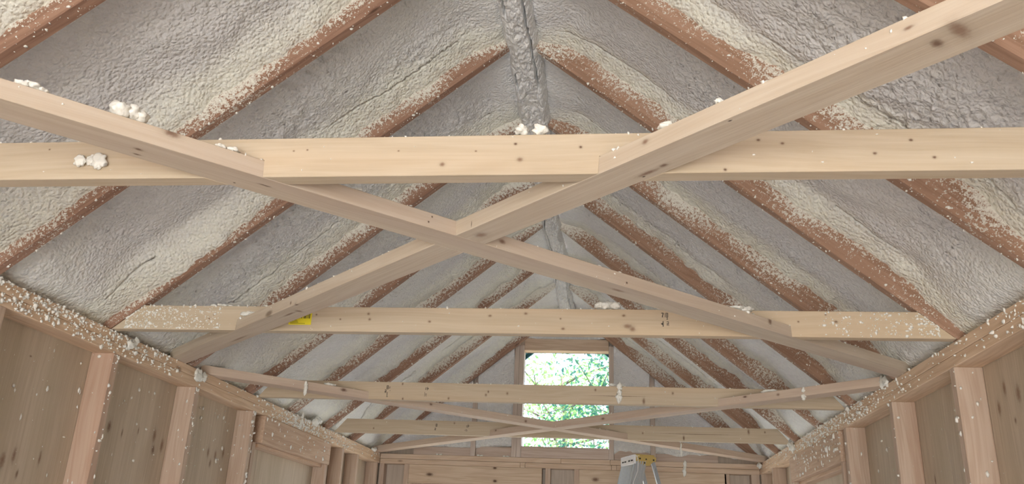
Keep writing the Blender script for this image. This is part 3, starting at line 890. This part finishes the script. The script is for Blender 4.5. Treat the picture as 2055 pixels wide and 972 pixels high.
blob((.180, TY[1]+.010, .0889), .030, 'white lumpy foam blob sitting on the middle of the nearest tie', 2, 5, (1, 1, .8))
blob(side_of(B1, .434, T), .026, 'white foam dome where right brace meets the nearest tie', 1, 6, (1.1, 1, .7), axis=axm)
blob(side_of(B1, .526, T, .006), .011, 'tiny white foam bead high on the right brace', 1, 7, (1.1, 1, .9), axis=axm)
blob(side_of(B1, .172, T, .012), .018, 'small foam bead on the brace right under the nearest tie', 2, 8, (1, 1, .7), axis=axm)
blob(side_of(A1, -.199, T), .020, 'flat foam piece on the brace below the nearest tie, left of centre', 2, 9, (1.2, 1, .5), axis=ax45)
blob(side_of(A1, .764, T), .040, 'flat white foam flake on the brace at the right of the second tie', 3, 10, (1.4, 1, .35), axis=ax45)
blob((.332, TY[2]+.012, .0889), .040, 'drooping foam lump on top of the second tie, right of centre', 3, 11, (1, .9, .7))
for x_, sd_, w_ in ((-1.071, 12, 'leftmost'), (-1.029, 13, 'middle'), (-.872, 14, 'rightmost')):
    blob((x_, TY[2]+.010, .0889), .020, w_ + ' of three small foam bits on the left end of the second tie', 2, sd_, (1.3, 1, .5))
blob((-.934, TY[2]-.003, .060), .026, 'torn foam scrap on the second tie beside the left brace joint', 3, 15, (1.3, .35, .5), False)
blob(side_of(A2, -1.118, T-.03, -.003), .034, 'white foam drip on the far left brace near the left wall plate', 3, 16, (.6, .5, 1.1), False, axis=(0, 0, 1))
blob(side_of(A2, -1.02, T), .030, 'long white foam piece lying on the far left brace', 3, 17, (1.2, 1, .4), axis=ax45)
blob(side_of(B2, 1.056, T), .034, 'white foam flake on the far right brace near the third tie', 3, 18, (1.4, 1, .45), axis=axm)
blob(side_of(B2, 1.19, T-.028, -.003), .026, 'white foam drip over the edge of the far right brace', 2, 19, (.7, .5, 1), False, axis=(0, 0, 1))
blob((.389, TY[3]-.006, .055), .044, 'grey white foam lump hanging on the third tie right of the window', 3, 20, (.6, .4, 1), False, axis=(.15, 0, 1))
blob((.375, TY[3]+.012, .0889), .034, 'foam lump on top of the third tie at the window jamb', 2, 21, (1.1, 1, .6))
blob((.908, YG-.006, -.045), .050, 'long foam drip hanging down the far wall plate behind the ladder', 3, 22, (.45, .3, 1.1), False, axis=(.1, 0, 1))
blob((.811, 5.71, -.008), .034, 'thin foam drip under the brace above the stepladder', 3, 23, (.35, .35, 1.1), False, axis=(.05, 0, 1))
blob((-HW+.004, 2.90, -.018), .038, 'foam clump on the left wall plate under the second tie', 3, 24, (.5, 1, .9), False, axis=(0, .7, .5))
blob((-HW+.006, 3.45, -.03), .052, 'big ragged foam clump on the left plate beside the far left brace', 4, 25, (.4, 1, 1), False, axis=(0, 1, .1))
blob((-HW+.004, 4.76, -.02), .040, 'hanging foam drip on the left plate above the window header', 3, 26, (.35, .5, 1.1), False, axis=(0, .2, 1))
blob((-HW+.012, 5.00, .012), .060, 'pale foam mass on the left plate between the third and fourth ties', 4, 27, (.5, 1, .8), False, axis=(0, 1, .3))
blob((HW-.006, 4.06, .008), .032, 'round white foam blob on the right plate at the third tie', 2, 28, (.7, 1, 1), False, axis=(0, .5, .7))
blob((HW-.006, 3.50, .010), .044, 'ragged foam clump on the right plate under the brace end', 4, 29, (.4, 1, .9), False, axis=(0, 1, .2))
blob((HW-.008, 5.35, -.02), .060, 'large ragged foam clump on the right plate above the window header', 4, 30, (.4, 1, 1), False, axis=(0, 1, .3))
blob((HW-.012, 6.47, -.022), .050, 'foam clump filling the far right corner of the plates', 4, 31, (.6, 1, .8), False, axis=(0, 1, .1))
blob((-HW+.02, 6.30, -.004), .040, 'foam clump in the far left corner of the plates', 3, 32, (.6, 1, .7), False, axis=(0, 1, .1))
for x_, sd_, w_ in ((-.99, 33, 'left'), (-.665, 34, 'middle'), (-.46, 35, 'right')):
    blob((x_, YG-.001+.012, 0), .020, w_ + ' small foam scrap on the far wall plate, left of the window', 2, sd_, (1.3, .8, .6))

# ------------------------------------------------------------------ stepladder
def ladder():
    top = Vector((.520, 5.34, -.115))
    root = empty('stepladder', (top.x, top.y, FLOOR), rot=(0, 0, math.radians(20)))
    tag(root, 'aluminium stepladder with brass coloured top cap below the window at right', 'ladder')
    H = top.z - FLOOR
    # local: x = depth (front -x, rear +x), y = width
    def part(name, bm, mat, par=root, bevel=0):
        return link(name, bm_mesh(bm, name, bevel), mat, par)
    # cap: side plates with trimmed corners and a lid
    for sy in (-.11, .11):
        pr = [(-.062, -.030), (-.020, -.052), (.022, -.056), (.050, -.030), (.066, -.030), (.070, -.004), (.048, .002), (-.028, .002), (-.062, -.006)]
        me = prism('cap_plate', pr, pr, .004, .0008)
        cp = link('cap_plate', me, M_GOLD, root, loc=(0, sy-.002, H))
        for hx, hz, hr in ((-.036, -.016, .0058), (.004, -.018, .0048), (.052, -.020, .0056), (-.006, -.040, .005)):
            hb = bmesh.new()
            r = bmesh.ops.create_cone(hb, cap_ends=True, segments=14, radius1=hr, radius2=hr, depth=.0055)
            for v in r['verts']: v.co = Vector((v.co.x+hx, v.co.z+.002, v.co.y+hz))
            link('bolt_hole', bm_mesh(hb, 'bolt_hole'), M_BLACK, cp)
    bm = bmesh.new(); box_bm(bm, -.064, .060, -.112, .112, .001, .010)
    link('top_cap', bm_mesh(bm, 'top_cap', .003), M_GOLD, root, loc=(0, 0, H))
    bm = bmesh.new(); box_bm(bm, -.074, -.062, -.115, .115, -.048, .006)
    wlb = link('front_label_plate', bm_mesh(bm, 'front_label_plate', .002), M_WHITEL, root, loc=(0, 0, H)); wlb['label'] = 'white label on the front edge of the cap'
    for yy in (-.09, -.045, .02, .06):
        bm = bmesh.new(); box_bm(bm, -.0755, -.0738, yy, yy+.028, -.030, -.022)
        link('label_print', bm_mesh(bm, 'label_print'), M_BLACK, wlb)
    # rails: ribbed channels
    def rail(name, x0, x1, y0, spread, wd, dp):
        # from the cap down to the floor
        bm = bmesh.new()
        n = 5
        za, zb_ = H-.03, 0
        def sect(z, f):
            xc = x0 + (x1-x0)*f; yc = y0 + spread*f
            pts = []
            for i in range(n):
                a = -wd/2 + wd*i/n; b = a + wd/n*.62
                pts += [(xc+a, yc-dp), (xc+b, yc-dp), (xc+b, yc-dp+.004), (xc+a+wd/n, yc-dp+.004)]
            pts += [(xc+wd/2, yc+.004), (xc-wd/2, yc+.004)]
            return [bm.verts.new((p[0], p[1], z)) for p in pts]
        A, B = sect(za, 0), sect(zb_, 1)
        k = len(A)
        bm.faces.new(A); bm.faces.new(B[::-1])
        for i in range(k): bm.faces.new((A[i], B[i], B[(i+1) % k], A[(i+1) % k]))
        return part(name, bm, M_ALU)
    for s in (-1, 1):
        rail('front_rail', -.030, -.62, s*.102, s*.12, .078, .010)
        rail('rear_rail', .052, .72, s*.096, s*.10, .026, .010)
    for i in range(1, 8):
        f = i/8
        z = (H-.03)*(1-f); xc = -.030-.59*f; w_ = .102+.12*f-.006
        bm = bmesh.new(); box_bm(bm, xc-.038, xc+.038, -w_, w_, z-.012, z)
        part('step', bm, M_ALU, bevel=.002)
    for f in (.3, .6, .9):
        z = (H-.03)*(1-f); xc = .052+.668*f; w_ = .096+.10*f-.006
        bm = bmesh.new(); box_bm(bm, xc-.008, xc+.008, -w_, w_, z-.01, z+.01)
        part('rear_brace', bm, M_ALU)
    # white cord hanging over the cap edge
    bm = bmesh.new()
    prev = None
    pts = [Vector((-.060, -.118, H+.002)), Vector((-.052, -.122, H-.03)), Vector((-.056, -.124, H-.09)), Vector((-.088, -.132, H-.16)), Vector((-.100, -.142, H-.26))]
    rings = []
    for p in pts:
        rings.append([bm.verts.new(p + Vector((.0022*math.cos(a), .0022*math.sin(a), 0))) for a in [i*math.pi/3 for i in range(6)]])
    for a, b in zip(rings, rings[1:]):
        for i in range(6): bm.faces.new((a[i], a[(i+1) % 6], b[(i+1) % 6], b[i]))
    part('cord', bm, M_WHITEL)
ladder()

# ------------------------------------------------------------------ outside: ground and trees
t = NT('dry_ground'); tc = t.new('ShaderNodeTexCoord')
t.put(t.b.inputs['Base Color'], t.mix(t.noise(tc.outputs['Object'], 3, 4, .6), (.20, .18, .13), (.28, .27, .19)))
t.b.inputs['Roughness'].default_value = .95
gr = pmesh('trim_1', [(-40, -30, 0), (40, -30, 0), (40, 60, 0), (-40, 60, 0)], [(0, 1, 2, 3)])
go = link('ground', gr, t.m, None, loc=(0, 0, FLOOR-.18)); go['kind'] = 'structure'

def leaf_mat(name, a, b):
    t = NT(name)
    oi = t.new('ShaderNodeTexCoord')
    n = t.noise(oi.outputs['Object'], 6, 2, .6)
    c = t.mix(t.ramp(n, .35, .65), a, b)
    t.put(t.b.inputs['Base Color'], c); t.b.inputs['Roughness'].default_value = .45
    tr = t.new('ShaderNodeBsdfTranslucent'); t.put(tr.inputs[0], c)
    mx = t.new('ShaderNodeMixShader'); mx.inputs[0].default_value = .5
    t.l.new(t.b.outputs[0], mx.inputs[1]); t.l.new(tr.outputs[0], mx.inputs[2])
    t.l.new(mx.outputs[0], t.n['Material Output'].inputs[0])
    return t.m
M_LEAF1 = leaf_mat('leaf_bright', (.14, .34, .09), (.30, .50, .16))
M_LEAF2 = leaf_mat('leaf_dark', (.03, .14, .10), (.09, .25, .13))
M_BARK = wood('bark', (.16, .13, .11), (.08, .065, .055), 2, knot_density=0)
def tube(bm, pts, radii, seg=6):
    rings = []
    for i, p in enumerate(pts):
        d = (pts[min(i+1, len(pts)-1)] - pts[max(i-1, 0)]).normalized()
        a = d.orthogonal().normalized(); b = d.cross(a)
        rings.append([bm.verts.new(p + (a*math.cos(q) + b*math.sin(q))*radii[i]) for q in [k*2*math.pi/seg for k in range(seg)]])
    for r0, r1 in zip(rings, rings[1:]):
        for k in range(seg): bm.faces.new((r0[k], r0[(k+1) % seg], r1[(k+1) % seg], r1[k]))
    bm.faces.new(rings[0][::-1]); bm.faces.new(rings[-1])
def tree(x, y, h, crown, nleaf, mat, seed, label, leaf=.045, nb=9):
    rnd = random.Random(seed); rng = np.random.default_rng(seed)
    z0 = FLOOR-.18
    root = empty('leafy_tree', (x, y, z0)); tag(root, label, 'tree')
    bm = bmesh.new()
    pts = [Vector((rnd.uniform(-.1, .1)*i*.3, rnd.uniform(-.1, .1)*i*.3, h*.75*i/6)) for i in range(7)]
    tube(bm, pts, [.13*(1-i/8) for i in range(7)], 8)
    link('trunk', bm_mesh(bm, 'trunk', 0, True), M_BARK, root)
    tips = []
    for b in range(nb):
        f = .3 + .68*(b+rnd.random())/nb; i = min(5, int(f*6)); p = pts[i].lerp(pts[i+1], f*6-i)
        ang = b*2.4 + rnd.uniform(-.4, .4); ln = crown*rnd.uniform(.6, 1.05)*(1.15-f*.5)
        q = [p]
        for k in range(1, 5):
            q.append(p + Vector((math.cos(ang), math.sin(ang), .35 + .1*k))*ln*k/4 + Vector((rnd.uniform(-.1, .1), rnd.uniform(-.1, .1), rnd.uniform(-.1, .1)))*ln*.5)
        bm = bmesh.new(); tube(bm, q, [.035, .026, .018, .012, .005], 6)
        for k in (1, 2, 3, 4):
            for _ in range(3):
                d = Vector((rnd.uniform(-1, 1), rnd.uniform(-1, 1), rnd.uniform(-.5, .7))).normalized()*ln*.45
                tube(bm, [q[k], q[k]+d*.5+Vector((0, 0, .03)), q[k]+d], [.009, .006, .003], 5)
                tips.append((q[k]+d*.4, q[k]+d*1.1))
            tips.append((q[k-1], q[k]))
        link('branch', bm_mesh(bm, 'branch', 0, True), M_BARK, root)
    T_ = np.array([[*a, *b] for a, b in tips])
    ix = rng.integers(0, len(T_), nleaf); f = rng.random((nleaf, 1))
    c = T_[ix, :3]*(1-f) + T_[ix, 3:]*f + rng.normal(0, crown*.075, (nleaf, 3))
    a = rng.normal(size=(nleaf, 3)); a /= np.linalg.norm(a, axis=1, keepdims=True)
    b = rng.normal(size=(nleaf, 3)); b -= (b*a).sum(1, keepdims=True)*a; b /= np.linalg.norm(b, axis=1, keepdims=True)
    s = leaf*rng.uniform(.6, 1.3, (nleaf, 1))
    n_ = np.cross(a, b)
    V = np.stack([c-a*s, c+b*s*.42-n_*s*.12, c+a*s, c-b*s*.42-n_*s*.12], 1).reshape(-1, 3)
    F = np.arange(nleaf*4).reshape(-1, 4)
    o = link('foliage', pmesh('foliage', V, F.tolist()), mat, root); o['kind'] = 'stuff'
tree(1.75, 12.0, 7.6, 2.4, 21000, M_LEAF2, 21, 'dark leafy tree beyond the gable window, on the right', .045, 14)
tree(-3.6, 12.0, 6.8, 2.1, 9000, M_LEAF1, 22, 'bright leafy tree beyond the gable window, on the left', .045, 12)
tree(-.6, 19.5, 8.0, 3.0, 7000, M_LEAF1, 23, 'farthest pale green tree seen in the middle of the window', .06, 14)
